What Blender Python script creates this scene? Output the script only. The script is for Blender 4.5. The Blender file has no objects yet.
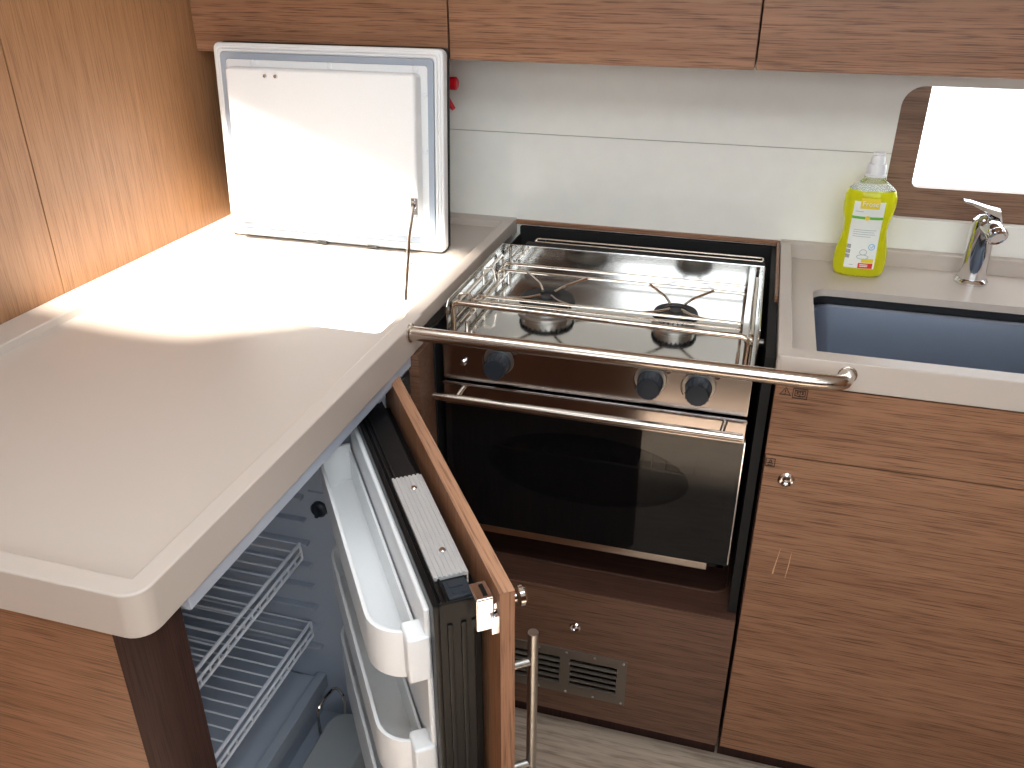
import bpy, bmesh, math
from mathutils import Vector, Matrix
PI = math.pi
scn = bpy.context.scene
col = scn.collection

# ------------------------------------------------------------------ camera, sky, sun, exposure
cam_d = bpy.data.cameras.new('camera')
cam_d.sensor_width = 36.0
cam_d.lens = 36.0 * 854.0 / 1024.0
cam_d.clip_start = 0.02
cam = bpy.data.objects.new('camera', cam_d)
cam.location = (0, 0, 1.44)
cam.rotation_euler = (math.radians(90 - 27.1), 0, math.radians(16.1))
col.objects.link(cam)
scn.camera = cam

world = bpy.data.worlds.new('sky')
scn.world = world
world.use_nodes = True
wb = world.node_tree.nodes['Background']
wb.inputs[0].default_value = (0.86, 0.94, 1.0, 1)
wb.inputs[1].default_value = 5.0

SUN_DIR = Vector((-.25, .5, -.83)).normalized()
sun_d = bpy.data.lights.new('sun', 'SUN')
sun_d.energy = 22.0
sun_d.angle = math.radians(4.0)
sun_d.color = (1.0, .94, .84)
sun = bpy.data.objects.new('sun', sun_d)
sun.rotation_euler = SUN_DIR.to_track_quat('-Z', 'Y').to_euler()
sun.location = (.5, -.5, 4)
col.objects.link(sun)


def portal(name, loc, rot, sx, sy):
    d = bpy.data.lights.new(name, 'AREA')
    d.shape = 'RECTANGLE'
    d.size, d.size_y = sx, sy
    d.cycles.is_portal = True
    o = bpy.data.objects.new(name, d)
    o.location, o.rotation_euler = loc, rot
    col.objects.link(o)


portal('companionway_daylight', (.35, -.905, 1.58), (PI / 2, 0, PI), 1.9, .68)
portal('galley_hatch_daylight', (-.5, .72, 1.985), (0, 0, 0), .62, .58)
portal('porthole_daylight', (.53, 1.80, 1.13), (PI / 2, 0, 0), .52, .24)

fill_d = bpy.data.lights.new('aisle_fill_light', 'AREA')  # added fill light below the ceiling; no hatch opening is cut here
fill_d.shape = 'RECTANGLE'
fill_d.size, fill_d.size_y = .62, .50
fill_d.energy = 10.0
fill_d.color = (.88, .95, 1.0)
fill_l = bpy.data.objects.new('aisle_fill_light', fill_d)
fill_l.location = (.12, .30, 1.94)
col.objects.link(fill_l)

scn.view_settings.view_transform = 'Standard'
scn.view_settings.look = 'None'
scn.view_settings.gamma = 1.0
scn.view_settings.use_curve_mapping = False
scn.view_settings.exposure = 0.0


# ------------------------------------------------------------------ materials
def srgb(r, g, b):
    def f(c):
        c /= 255.0
        return c / 12.92 if c <= .04045 else ((c + .055) / 1.055) ** 2.4
    return (f(r), f(g), f(b), 1)


def mat(name, color, rough=.5, metal=0.0, coat=0.0, trans=0.0, ior=1.45, spec=.5, bump=0.0, bscale=400, aniso=None):
    m = bpy.data.materials.new(name)
    m.use_nodes = True
    nt = m.node_tree
    b = nt.nodes['Principled BSDF']
    b.inputs['Base Color'].default_value = color
    b.inputs['Roughness'].default_value = rough
    b.inputs['Metallic'].default_value = metal
    b.inputs['Coat Weight'].default_value = coat
    b.inputs['Coat Roughness'].default_value = .08
    b.inputs['Transmission Weight'].default_value = trans
    b.inputs['IOR'].default_value = ior
    b.inputs['Specular IOR Level'].default_value = spec
    tc = nt.nodes.new('ShaderNodeTexCoord')
    mp = nt.nodes.new('ShaderNodeMapping')
    nz = nt.nodes.new('ShaderNodeTexNoise')
    nz.inputs['Scale'].default_value = bscale
    nz.inputs['Detail'].default_value = 3
    if aniso:
        mp.inputs['Scale'].default_value = aniso
    nt.links.new(tc.outputs['Object'], mp.inputs[0])
    nt.links.new(mp.outputs[0], nz.inputs['Vector'])
    # slight procedural variation of the tone
    mx = nt.nodes.new('ShaderNodeMix')
    mx.data_type = 'RGBA'
    mx.inputs[0].default_value = .5
    mx.inputs[6].default_value = tuple(c * .965 for c in color[:3]) + (1,)
    mx.inputs[7].default_value = tuple(min(1, c * 1.035) for c in color[:3]) + (1,)
    nt.links.new(nz.outputs['Fac'], mx.inputs[0])
    nt.links.new(mx.outputs[2], b.inputs['Base Color'])
    if bump:
        bp = nt.nodes.new('ShaderNodeBump')
        bp.inputs['Strength'].default_value = bump
        bp.inputs['Distance'].default_value = .001
        nt.links.new(nz.outputs['Fac'], bp.inputs['Height'])
        nt.links.new(bp.outputs[0], b.inputs['Normal'])
    return m


def wood(name, light, mid, dark, axis='X', rough=.42, fine=620, spec=.4):
    """open pored veneer: long streaks along one axis plus thin dark pores"""
    m = bpy.data.materials.new(name)
    m.use_nodes = True
    nt = m.node_tree
    b = nt.nodes['Principled BSDF']
    tc = nt.nodes.new('ShaderNodeTexCoord')

    def streak(sc_along, sc_across, detail, seed):
        mp = nt.nodes.new('ShaderNodeMapping')
        s = [sc_across] * 3
        s['XYZ'.index(axis)] = sc_along
        mp.inputs['Scale'].default_value = s
        mp.inputs['Location'].default_value = (seed, seed * 1.7, seed * .6)
        nz = nt.nodes.new('ShaderNodeTexNoise')
        nz.inputs['Scale'].default_value = 1
        nz.inputs['Detail'].default_value = detail
        nz.inputs['Roughness'].default_value = .6
        nt.links.new(tc.outputs['Object'], mp.inputs[0])
        nt.links.new(mp.outputs[0], nz.inputs['Vector'])
        return nz.outputs['Fac']

    a = streak(1.0, 85, 5, 3.1)
    p = streak(13, fine, 3, 8.4)
    r1 = nt.nodes.new('ShaderNodeValToRGB')
    r1.color_ramp.elements[0].position = .32
    r1.color_ramp.elements[0].color = mid
    r1.color_ramp.elements[1].position = .68
    r1.color_ramp.elements[1].color = light
    nt.links.new(a, r1.inputs[0])
    r2 = nt.nodes.new('ShaderNodeValToRGB')
    r2.color_ramp.elements[0].position = .33
    r2.color_ramp.elements[0].color = (1, 1, 1, 1)
    r2.color_ramp.elements[1].position = .52
    r2.color_ramp.elements[1].color = (0, 0, 0, 1)
    nt.links.new(p, r2.inputs[0])
    mx = nt.nodes.new('ShaderNodeMix')
    mx.data_type = 'RGBA'
    ml = nt.nodes.new('ShaderNodeMath')
    ml.operation = 'MULTIPLY'
    ml.inputs[1].default_value = .9
    nt.links.new(r2.outputs[0], ml.inputs[0])
    nt.links.new(ml.outputs[0], mx.inputs[0])
    nt.links.new(r1.outputs[0], mx.inputs[6])
    mx.inputs[7].default_value = dark
    nt.links.new(mx.outputs[2], b.inputs['Base Color'])
    b.inputs['Roughness'].default_value = rough
    b.inputs['Specular IOR Level'].default_value = spec
    bp = nt.nodes.new('ShaderNodeBump')
    bp.inputs['Strength'].default_value = .12
    bp.inputs['Distance'].default_value = .0006
    bp.invert = True
    nt.links.new(r2.outputs[0], bp.inputs['Height'])
    nt.links.new(bp.outputs[0], b.inputs['Normal'])
    return m


WL, WM, WD = srgb(158, 115, 87), srgb(138, 97, 71), srgb(86, 56, 38)
M = {
    'wood_v': wood('veneer_vertical', srgb(160, 117, 82), srgb(147, 105, 71), srgb(120, 83, 54), 'Z'),
    'wood_h': wood('veneer_horizontal', WL, WM, WD, 'X'),
    'wood_y': wood('veneer_depthwise', WL, WM, WD, 'Y'),
    'wood_band': wood('veneer_band', srgb(184, 140, 110), srgb(162, 118, 89), srgb(116, 80, 58), 'X', fine=420),
    'wood_edge': wood('veneer_edge', srgb(164, 118, 88), srgb(144, 100, 72), srgb(102, 68, 48), 'Z', fine=420),
    'wood_shaded': wood('veneer_shaded', srgb(120, 88, 70), srgb(102, 72, 56), srgb(70, 48, 38), 'X'),  # same veneer darkened: the shade low down is put into its colour
    'wood_dark': wood('veneer_wenge', srgb(62, 40, 34), srgb(52, 32, 28), srgb(38, 23, 20), 'Z', rough=.6, spec=.2),
    'wood_shelf': wood('veneer_shelf', srgb(88, 60, 48), srgb(72, 48, 40), srgb(48, 32, 28), 'X', rough=.3),
    'wood_frame': wood('veneer_window', srgb(150, 116, 94), srgb(128, 96, 76), srgb(92, 66, 52), 'X'),
    'floor': wood('floor_laminate', srgb(190, 172, 154), srgb(172, 152, 134), srgb(140, 122, 106), 'X', rough=.5, fine=160),
    'counter': mat('solid_surface', srgb(193, 181, 171), .38, bump=.05, bscale=900),
    'backsplash': mat('gloss_laminate', srgb(246, 244, 236), .16, coat=.35, bump=0, bscale=30),
    'ceiling': mat('headliner', srgb(232, 228, 218), .7, bump=.1),
    'white': mat('white_plastic', srgb(238, 238, 238), .32, coat=.1),
    'liner': mat('fridge_liner', srgb(178, 186, 200), .4),
    'grey_gasket': mat('grey_gasket', srgb(166, 174, 186), .5),
    'black': mat('black_plastic', srgb(11, 11, 13), .36, spec=.35),
    'rubber': mat('black_rubber', srgb(20, 21, 24), .5, bump=.05),
    'knob': mat('black_knob', srgb(40, 46, 54), .42),
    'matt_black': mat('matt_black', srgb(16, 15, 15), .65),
    'mirror': mat('mirror_steel', srgb(205, 203, 200), .11, 1.0),
    'panel_steel': mat('panel_steel', srgb(168, 161, 158), .15, 1.0, bump=.02, bscale=40, aniso=(1, 30, 30)),
    'chrome': mat('chrome', srgb(228, 228, 230), .07, 1.0),
    'rod': mat('polished_rod', srgb(222, 212, 200), .16, 1.0),
    'rail': mat('rail_steel', srgb(214, 204, 194), .22, 1.0),
    'brushed': mat('brushed_steel', srgb(172, 170, 166), .34, 1.0, bump=.06, bscale=30, aniso=(60, 60, 2)),
    'sink': mat('sink_steel', srgb(200, 211, 230), .42, .85, bump=.04, bscale=20, aniso=(2, 60, 60)),
    'vent': mat('anodised_vent', srgb(126, 116, 106), .42, .7),
    'alu': mat('aluminium', srgb(214, 214, 214), .42, .55),
    'wire': mat('wire_white', srgb(236, 240, 248), .35),
    'cast': mat('cast_burner', srgb(38, 38, 40), .5, .3),
    'burner_ring': mat('burner_ring', srgb(170, 166, 160), .35, .9),
    'oval': mat('grey_trim', srgb(112, 108, 104), .4, .6),
    'red': mat('red_plastic', srgb(196, 18, 34), .35),
    'ink': mat('dark_ink', srgb(58, 38, 28), .7),
    'scratch': mat('worn_mark', srgb(206, 164, 128), .6),
    'label': mat('paper_label', srgb(240, 242, 234), .45),
    'green': mat('label_green', srgb(112, 190, 70), .5),
    'label_yellow': mat('label_yellow', srgb(240, 216, 60), .5),
    'label_grey': mat('label_grey', srgb(180, 188, 186), .5),
    'label_blue': mat('label_blue', srgb(110, 180, 226), .5),
    'label_red': mat('label_red', srgb(226, 60, 44), .5),
    'clear': mat('clear_plastic', srgb(240, 246, 244), .2, trans=.85, ior=1.2),
    'milky': mat('milky_container', srgb(176, 182, 186), .3, trans=.25, ior=1.2),
}


def special_liquid():
    m = bpy.data.materials.new('dish_soap_liquid')
    m.use_nodes = True
    nt = m.node_tree
    b = nt.nodes['Principled BSDF']
    b.inputs['Base Color'].default_value = srgb(252, 250, 50)
    b.inputs['Roughness'].default_value = .08
    b.inputs['Transmission Weight'].default_value = .55
    b.inputs['IOR'].default_value = 1.2
    b.inputs['Coat Weight'].default_value = .5
    tr = nt.nodes.new('ShaderNodeBsdfTranslucent')
    tr.inputs[0].default_value = srgb(246, 248, 60)
    mx = nt.nodes.new('ShaderNodeMixShader')
    mx.inputs[0].default_value = .35
    nt.links.new(b.outputs[0], mx.inputs[1])
    nt.links.new(tr.outputs[0], mx.inputs[2])
    nt.links.new(mx.outputs[0], nt.nodes['Material Output'].inputs[0])
    return m


def smoked_glass(name, see, tint):
    m = bpy.data.materials.new(name)
    m.use_nodes = True
    nt = m.node_tree
    b = nt.nodes['Principled BSDF']
    b.inputs['Base Color'].default_value = (.004, .005, .006, 1)
    b.inputs['Roughness'].default_value = .04
    t = nt.nodes.new('ShaderNodeBsdfTransparent')
    t.inputs[0].default_value = tint
    mx = nt.nodes.new('ShaderNodeMixShader')
    mx.inputs[0].default_value = see
    nt.links.new(b.outputs[0], mx.inputs[1])
    nt.links.new(t.outputs[0], mx.inputs[2])
    nt.links.new(mx.outputs[0], nt.nodes['Material Output'].inputs[0])
    return m


def window_glass():
    m = bpy.data.materials.new('window_glass')
    m.use_nodes = True
    nt = m.node_tree
    g = nt.nodes.new('ShaderNodeBsdfGlossy')
    g.inputs['Roughness'].default_value = .02
    t = nt.nodes.new('ShaderNodeBsdfTransparent')
    mx = nt.nodes.new('ShaderNodeMixShader')
    mx.inputs[0].default_value = .94
    nt.links.new(g.outputs[0], mx.inputs[1])
    nt.links.new(t.outputs[0], mx.inputs[2])
    nt.links.new(mx.outputs[0], nt.nodes['Material Output'].inputs[0])
    return m


M['liquid'] = special_liquid()
M['glass'] = smoked_glass('oven_glass', .12, (.8, .85, .85, 1))
M['glass_oval'] = smoked_glass('oven_window', .5, (.8, .8, .8, 1))
M['pane'] = window_glass()


# ------------------------------------------------------------------ mesh helpers
class MB:
    def __init__(self):
        self.bm = bmesh.new()

    def _take(self, t, mtx=None):
        if mtx is not None:
            t.transform(mtx)
        me = bpy.data.meshes.new('tmp')
        t.to_mesh(me)
        t.free()
        self.bm.from_mesh(me)
        bpy.data.meshes.remove(me)
        return self

    def box(self, lo, hi, bev=0.0, seg=2, mtx=None):
        t = bmesh.new()
        bmesh.ops.create_cube(t, size=1)
        for v in t.verts:
            v.co = Vector([lo[i] + (v.co[i] + .5) * (hi[i] - lo[i]) for i in range(3)])
        if bev:
            bmesh.ops.bevel(t, geom=t.edges[:], offset=bev, segments=seg, affect='EDGES', profile=.5)
        return self._take(t, mtx)

    def prism(self, pts, a, b, axis='Z', bev=0.0, seg=2, holes=(), mtx=None):
        """2D outline (optionally with holes) extruded from a to b along an axis"""
        def p3(p, h):
            return {'Z': (p[0], p[1], h), 'Y': (p[0], h, p[1]), 'X': (h, p[0], p[1])}[axis]
        t = bmesh.new()
        if holes:
            es = []
            for loop in [pts] + list(holes):
                vs = [t.verts.new(p3(p, a)) for p in loop]
                es += [t.edges.new((vs[i], vs[(i + 1) % len(vs)])) for i in range(len(vs))]
            bmesh.ops.triangle_fill(t, edges=es, use_beauty=True, use_dissolve=False)
            fs = t.faces[:]
        else:
            fs = [t.faces.new([t.verts.new(p3(p, a)) for p in pts])]
        r = bmesh.ops.extrude_face_region(t, geom=fs)
        d = Vector(p3((0, 0), b)) - Vector(p3((0, 0), a))
        bmesh.ops.translate(t, verts=[g for g in r['geom'] if isinstance(g, bmesh.types.BMVert)], vec=d)
        bmesh.ops.recalc_face_normals(t, faces=t.faces[:])
        if bev:
            ed = [e for e in t.edges if len(e.link_faces) == 2 and e.calc_face_angle(0) > .6]
            bmesh.ops.bevel(t, geom=ed, offset=bev, segments=seg, affect='EDGES', profile=.5)
        return self._take(t, mtx)

    def tube(self, path, r, n=10, closed=False, mtx=None, caps=True):
        t = bmesh.new()
        P = [Vector(p) for p in path]
        rs = r if isinstance(r, (list, tuple)) else [r] * len(P)
        m = len(P)
        tang = []
        for i in range(m):
            if closed:
                d = P[(i + 1) % m] - P[i - 1]
            else:
                d = P[min(i + 1, m - 1)] - P[max(i - 1, 0)]
            tang.append(d.normalized())
        ref = Vector((0, 0, 1)) if abs(tang[0].z) < .9 else Vector((1, 0, 0))
        u = tang[0].cross(ref).normalized()
        rings = []
        for i in range(m):
            u = (u - tang[i] * u.dot(tang[i])).normalized()
            w = tang[i].cross(u)
            rings.append([t.verts.new(P[i] + (u * math.cos(2 * PI * k / n) + w * math.sin(2 * PI * k / n)) * rs[i]) for k in range(n)])
        for i in range(m if closed else m - 1):
            A, B = rings[i], rings[(i + 1) % m]
            for k in range(n):
                t.faces.new((A[k], A[(k + 1) % n], B[(k + 1) % n], B[k]))
        if caps and not closed:
            t.faces.new(rings[0][::-1])
            t.faces.new(rings[-1])
        bmesh.ops.recalc_face_normals(t, faces=t.faces[:])
        return self._take(t, mtx)

    def rod(self, a, b, r, n=10, mtx=None):
        return self.tube([a, b], r, n, mtx=mtx)

    def lathe(self, prof, c=(0, 0, 0), n=32, sx=1.0, sy=1.0, mtx=None, power=2.0):
        """(radius, height) outline turned about Z; power > 2 squares the section off"""
        t = bmesh.new()
        rings = []
        for r, z in prof:
            if r < 1e-6:
                rings.append([t.verts.new((c[0], c[1], c[2] + z))])
            else:
                ring = []
                for k in range(n):
                    ca, sa = math.cos(2 * PI * k / n), math.sin(2 * PI * k / n)
                    q = 2.0 / power
                    x = math.copysign(abs(ca) ** q, ca)
                    y = math.copysign(abs(sa) ** q, sa)
                    ring.append(t.verts.new((c[0] + x * r * sx, c[1] + y * r * sy, c[2] + z)))
                rings.append(ring)
        for A, B in zip(rings, rings[1:]):
            for k in range(n):
                k2 = (k + 1) % n
                if len(A) == 1 and len(B) == 1:
                    continue
                if len(A) == 1:
                    t.faces.new((A[0], B[k2], B[k]))
                elif len(B) == 1:
                    t.faces.new((A[k], A[k2], B[0]))
                else:
                    t.faces.new((A[k], A[k2], B[k2], B[k]))
        for R in (rings[0], rings[-1]):
            if len(R) > 1:
                t.faces.new(R)
        bmesh.ops.recalc_face_normals(t, faces=t.faces[:])
        return self._take(t, mtx)

    def turned(self, prof, base, direction, n=32):
        """lathe about an arbitrary axis starting at base"""
        q = Vector((0, 0, 1)).rotation_difference(Vector(direction).normalized())
        return self.lathe(prof, n=n, mtx=Matrix.Translation(Vector(base)) @ q.to_matrix().to_4x4())

    def text(self, s, size, mtx, depth=.0002):
        cu = bpy.data.curves.new('tmp_text', 'FONT')
        cu.body = s
        cu.size = size
        cu.extrude = depth
        cu.align_x = 'CENTER'
        o = bpy.data.objects.new('tmp_text', cu)
        col.objects.link(o)
        bpy.context.view_layer.update()
        me = bpy.data.meshes.new_from_object(o)
        t = bmesh.new()
        t.from_mesh(me)
        bpy.data.objects.remove(o)
        bpy.data.curves.remove(cu)
        bpy.data.meshes.remove(me)
        return self._take(t, mtx)


def fillet(path, r, n=5):
    """round the inner corners of a 3D polyline"""
    P = [Vector(p) for p in path]
    out = [P[0]]
    for a, b, c in zip(P, P[1:], P[2:]):
        d1, d2 = (a - b), (c - b)
        k = min(r, d1.length * .49, d2.length * .49)
        s, e = b + d1.normalized() * k, b + d2.normalized() * k
        for i in range(n + 1):
            f = i / n
            out.append(s * (1 - f) ** 2 + b * 2 * f * (1 - f) + e * f ** 2)
    out.append(P[-1])
    return out


def rrect(x0, x1, y0, y1, r, n=6):
    pts = []
    for cx, cy, a0 in ((x1 - r, y0 + r, -PI / 2), (x1 - r, y1 - r, 0), (x0 + r, y1 - r, PI / 2), (x0 + r, y0 + r, PI)):
        for i in range(n + 1):
            a = a0 + PI / 2 * i / n
            pts.append((cx + r * math.cos(a), cy + r * math.sin(a)))
    return pts


def rect(x0, x1, y0, y1):
    return [(x0, y0), (x1, y0), (x1, y1), (x0, y1)]


def obj(name, mb, m, parent=None, label=None, smooth=35, frame=None):
    me = bpy.data.meshes.new(name)
    bm = mb.bm
    if parent is not None:
        w = Vector((0, 0, 0))
        p = parent
        while p is not None:
            w += p.location
            p = p.parent
        if frame is None:
            bmesh.ops.translate(bm, verts=bm.verts[:], vec=-w)
    bm.to_mesh(me)
    bm.free()
    for f in me.polygons:
        f.use_smooth = True
    me.set_sharp_from_angle(angle=math.radians(smooth))
    me.materials.append(M[m] if isinstance(m, str) else m)
    o = bpy.data.objects.new(name, me)
    col.objects.link(o)
    wn = o.modifiers.new('flat_faces', 'WEIGHTED_NORMAL')
    wn.keep_sharp = True
    wn.weight = 80
    if parent is not None:
        o.parent = parent
        if frame is not None:
            o.matrix_local = Matrix.Translation(-w) @ frame
    if label:
        o['label'] = label
    return o


def thing(name, loc, label, cat, group=None):
    o = bpy.data.objects.new(name, None)
    o.empty_display_size = .05
    o.location = loc
    col.objects.link(o)
    o['label'], o['category'] = label, cat
    if group:
        o['group'] = group
    return o


def struct(name, mb, m):
    o = obj(name, mb, m)
    o['kind'] = 'structure'
    return o


# ------------------------------------------------------------------ the setting
FZ = .06      # cabin sole
CZ = 1.95     # headliner
struct('floor', MB().box((-1.2, -.92, FZ - .04), (1.9, 1.80, FZ)), 'floor')

mb = MB()
mb.box((-1.125, -.92, FZ), (-1.10, 1.0888, CZ), .0005)
mb.box((-1.125, 1.0912, FZ), (-1.10, 1.745, CZ), .0005)
struct('wall_left', mb, 'wood_v')
struct('trim_1', MB().box((-1.127, 1.06, FZ), (-1.121, 1.12, CZ)), 'matt_black')

# cream splash panels with a hairline joint and the rounded cut-out for the port light
SEAM = 1.098
WX0, WX1, WZ0, WZ1, WR = .232, .86, .978, 1.219, .036


def arc(cx, cz, a0, a1, n=7):
    return [(cx + WR * math.cos(a0 + (a1 - a0) * i / n), cz + WR * math.sin(a0 + (a1 - a0) * i / n)) for i in range(n + 1)]


lower = [(-1.10, .60), (1.9, .60), (1.9, SEAM - .0006), (WX1, SEAM - .0006)]
lower += arc(WX1 - WR, WZ0 + WR, 0, -PI / 2) + arc(WX0 + WR, WZ0 + WR, -PI / 2, -PI)
lower += [(WX0, SEAM - .0006), (-1.10, SEAM - .0006)]
upper = [(-1.10, SEAM + .0006), (WX0, SEAM + .0006)]
upper += arc(WX0 + WR, WZ1 - WR, PI, PI / 2) + arc(WX1 - WR, WZ1 - WR, PI / 2, 0)
upper += [(WX1, SEAM + .0006), (1.9, SEAM + .0006), (1.9, CZ), (-1.10, CZ)]
mb = MB()
mb.prism(lower, 1.74, 1.758, 'Y')
mb.prism(upper, 1.74, 1.758, 'Y')
mb.box((-1.125, 1.77, FZ), (1.9, 1.79, .60))
struct('wall_back', mb, 'backsplash')

struct('trim_2', MB().box((-1.10, 1.7582, SEAM - .008), (.222, 1.7615, SEAM + .008)), 'matt_black')
win = struct('window_1', MB().prism(rect(WX0 - .05, WX1 + .05, WZ0 - .05, WZ1 + .09), 1.765, 1.785, 'Y',
             holes=[rrect(.281, .81, 1.033, 1.262, .012)]), 'wood_frame')
obj('window_pane', MB().box((.27, 1.788, 1.02), (.82, 1.792, 1.275)), 'pane', win)

mb = MB()
mb.box((1.88, -.92, FZ), (1.9, 1.74, CZ))
struct('wall_right', mb, 'wood_v')
mb = MB()
mb.box((-1.125, -.92, FZ), (1.9, -.90, 1.25))
mb.box((-1.125, -.92, 1.25), (-.60, -.90, CZ))
mb.box((1.30, -.92, 1.25), (1.9, -.90, CZ))
struct('wall_front', mb, 'wood_shaded')
hatch = [(-.80, .41), (-.62, .385), (-.50, .385), (-.43, .43), (-.33, .50), (-.205, .56), (-.205, .86), (-.347, .894), (-.686, .972), (-.80, 1.0)]  # unseen opening, outline shaped so the sun patch falls on the icebox end
struct('ceiling', MB().prism(rect(-1.125, 1.9, -.92, 1.76), CZ, CZ + .03, 'Z',
       holes=[hatch]), 'ceiling')

# ------------------------------------------------------------------ long worktop with the icebox opening
t = thing('galley_worktop', (-.8, 1.1, .866),
          'long cream worktop with raised rim along the wooden wall, icebox opening at far end', 'worktop')
OX0, OX1, OY0, OY1 = -1.012, -.535, 1.112, 1.488
mb = MB()
mb.prism(rect(-1.10, -.503, .492, 1.738), .885, .905, 'Z', holes=[rrect(OX0, OX1, OY0, OY1, .014)])
k = .024
cor = [(-.487 - k + k * math.cos(a), .475 + k + k * math.sin(a)) for a in [-PI / 2 + PI / 2 * i / 8 for i in range(9)]]
mb.prism([(-1.10, .475)] + cor + [(-.487, 1.172), (-.511, 1.172), (-.511, .500), (-1.10, .500)], .868, .92, 'Z', bev=.0025, seg=3)
mb.box((-.514, 1.168, .893), (-.490, 1.712, .92), .0025, 3)
mb.box((-1.10, .49, .886), (-1.037, 1.712, .92), .0025, 3)
mb.box((-1.10, 1.702, .886), (-.490, 1.739, .92), .0025, 3)
obj('worktop_slab', mb, 'counter', t)
mb = MB()
mb.prism(rrect(OX0 - .01, OX1 + .01, OY0 - .01, OY1 + .01, .02), .876, .884, 'Z',
         holes=[rrect(OX0 + .022, OX1 - .022, OY0 + .022, OY1 - .022, .03)])
w0 = rrect(OX0 + .018, OX1 - .018, OY0 + .018, OY1 - .018, .03)
mb.prism(w0, .775, .8765, 'Z', holes=[rrect(OX0 + .022, OX1 - .022, OY0 + .022, OY1 - .022, .028)])
mb.prism(w0, .768, .776, 'Z')
obj('icebox_well', mb, 'white', t)

# ------------------------------------------------------------------ icebox lid, standing open
LX0, LX1, LZ0, LZ1 = -1.038, -.568, .909, 1.279
LTILT = -math.radians(4.5)
t = thing('icebox_lid', (-.79, 1.5, .902), 'white insulated icebox lid with grey gasket, standing open upright on the worktop', 'lid')
mb = MB()
mb.prism(rrect(LX0, LX1, LZ0, LZ1, .012), 1.496, 1.519, 'Y', bev=.004, seg=3)
for ins, y in ((.005, 1.4935), (.011, 1.4925)):
    mb.prism(rrect(LX0 + ins, LX1 - ins, LZ0 + ins, LZ1 - ins, .01), y, 1.497, 'Y', bev=.0015,
             holes=[rrect(LX0 + ins + .005, LX1 - ins - .005, LZ0 + ins + .005, LZ1 - ins - .005, .008)])
obj('lid_frame', mb, 'white', t)
mb = MB()
mb.prism(rrect(LX0 + .017, LX1 - .017, LZ0 + .017, LZ1 - .017, .008), 1.490, 1.497, 'Y', bev=.002,
         holes=[rrect(LX0 + .029, LX1 - .029, LZ0 + .029, LZ1 - .029, .006)])
obj('gasket', mb, 'grey_gasket', t)
mb = MB()
mb.prism(rrect(LX0 + .029, LX1 - .029, LZ0 + .029, LZ1 - .029, .006), 1.492, 1.498, 'Y')
mb.prism(rrect(-.992, -.608, .945, 1.238, .008), 1.457, 1.491, 'Y', bev=.006, seg=4)
for x in (-.95, -.79, -.62):
    mb.turned([(.006, 0), (.006, .0015), (.004, .003), (0, .003)], (x, 1.4925, 1.2445), (0, -1, 0), 16)
for z in (1.2, 1.1):
    mb.turned([(.004, 0), (.004, .0015), (.003, .003), (0, .003)], (-.6025, 1.4925, z), (0, -1, 0), 16)
obj('inner_panel', mb, 'white', t)
for x in (-.906, -.884):
    mb = MB()
    mb.turned([(.0042, 0), (.0042, .002), (.003, .004), (0, .0045)], (x, 1.4575, 1.224), (0, -1, 0), 16)
    obj('screw', mb, 'chrome', t, 'small steel screw')
obj('backing', MB().prism(rrect(LX0 - .001, LX1 + .0015, LZ0 - .001, LZ1 + .002, .012), 1.518, 1.527, 'Y', bev=.002), 'black', t,
    'black backing sheet')
mb = MB()
mb.box((-.6195, 1.452, .988), (-.6065, 1.4575, 1.02), .001)
mb.box((-.616, 1.448, .995), (-.610, 1.454, 1.01), .001)
mb.turned([(.004, 0), (.004, .01), (.0025, .012), (0, .012)], (-.613, 1.454, 1.000), (0, -1, 0), 14)
mb.turned([(.0025, 0), (.0025, .003), (0, .0035)], (-.613, 1.4525, 1.0155), (0, -1, 0), 12)
obj('stay_bracket', mb, 'chrome', t, 'chrome stay bracket')
mb = MB()
piv = Matrix.Translation((-.79, 1.5, .902))
back = (piv @ Matrix.Rotation(LTILT, 4, 'X') @ piv.inverted()).inverted()
mb.tube([(-.613, 1.449, 1.003), back @ Vector((-.594, 1.385, .970)), back @ Vector((-.552, 1.258, .902))], [.0036, .0032, .0026], 10)
obj('stay_arm', mb, 'rod', t, 'thin steel stay arm')
for x in (-.83, -.72):
    mb = MB()
    mb.box((x - .012, 1.493, .906), (x + .012, 1.512, .909), .001)
    mb.rod((x - .010, 1.4935, .909), (x + .010, 1.4935, .909), .0028)
    obj('hinge', mb, 'oval', t, 'low steel hinge')
t.rotation_euler = (LTILT, 0, 0)

# ------------------------------------------------------------------ spray bottle behind the lid
t = thing('spray_bottle', (-.655, 1.64, .905), 'trigger spray bottle with red head hidden behind the open icebox lid', 'spray bottle')
obj('bottle', MB().lathe([(.030, 0), (.033, .004), (.033, .15), (.028, .18), (.014, .20), (.012, .225), (0, .225)], (-.655, 1.64, .9055), 28), 'white', t)
mb = MB()
mb.lathe([(.015, 0), (.015, .02), (.012, .024), (0, .024)], (-.655, 1.64, 1.13), 24)
mb.box((-.690, 1.628, 1.15), (-.612, 1.652, 1.218), .006, 3)
mb.turned([(.011, 0), (.011, .018), (.012, .019), (.0125, .031), (.009, .034), (0, .034)], (-.617, 1.64, 1.2045), (1, 0, 0), 20)
obj('spray_head', mb, 'red', t, 'red spray head')
mb = MB()
mb.tube([(-.622, 1.64, 1.200), (-.609, 1.64, 1.182), (-.600, 1.64, 1.165), (-.592, 1.64, 1.156)], [.005, .0055, .006, .004], 12)
obj('trigger', mb, 'red', t)

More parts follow.
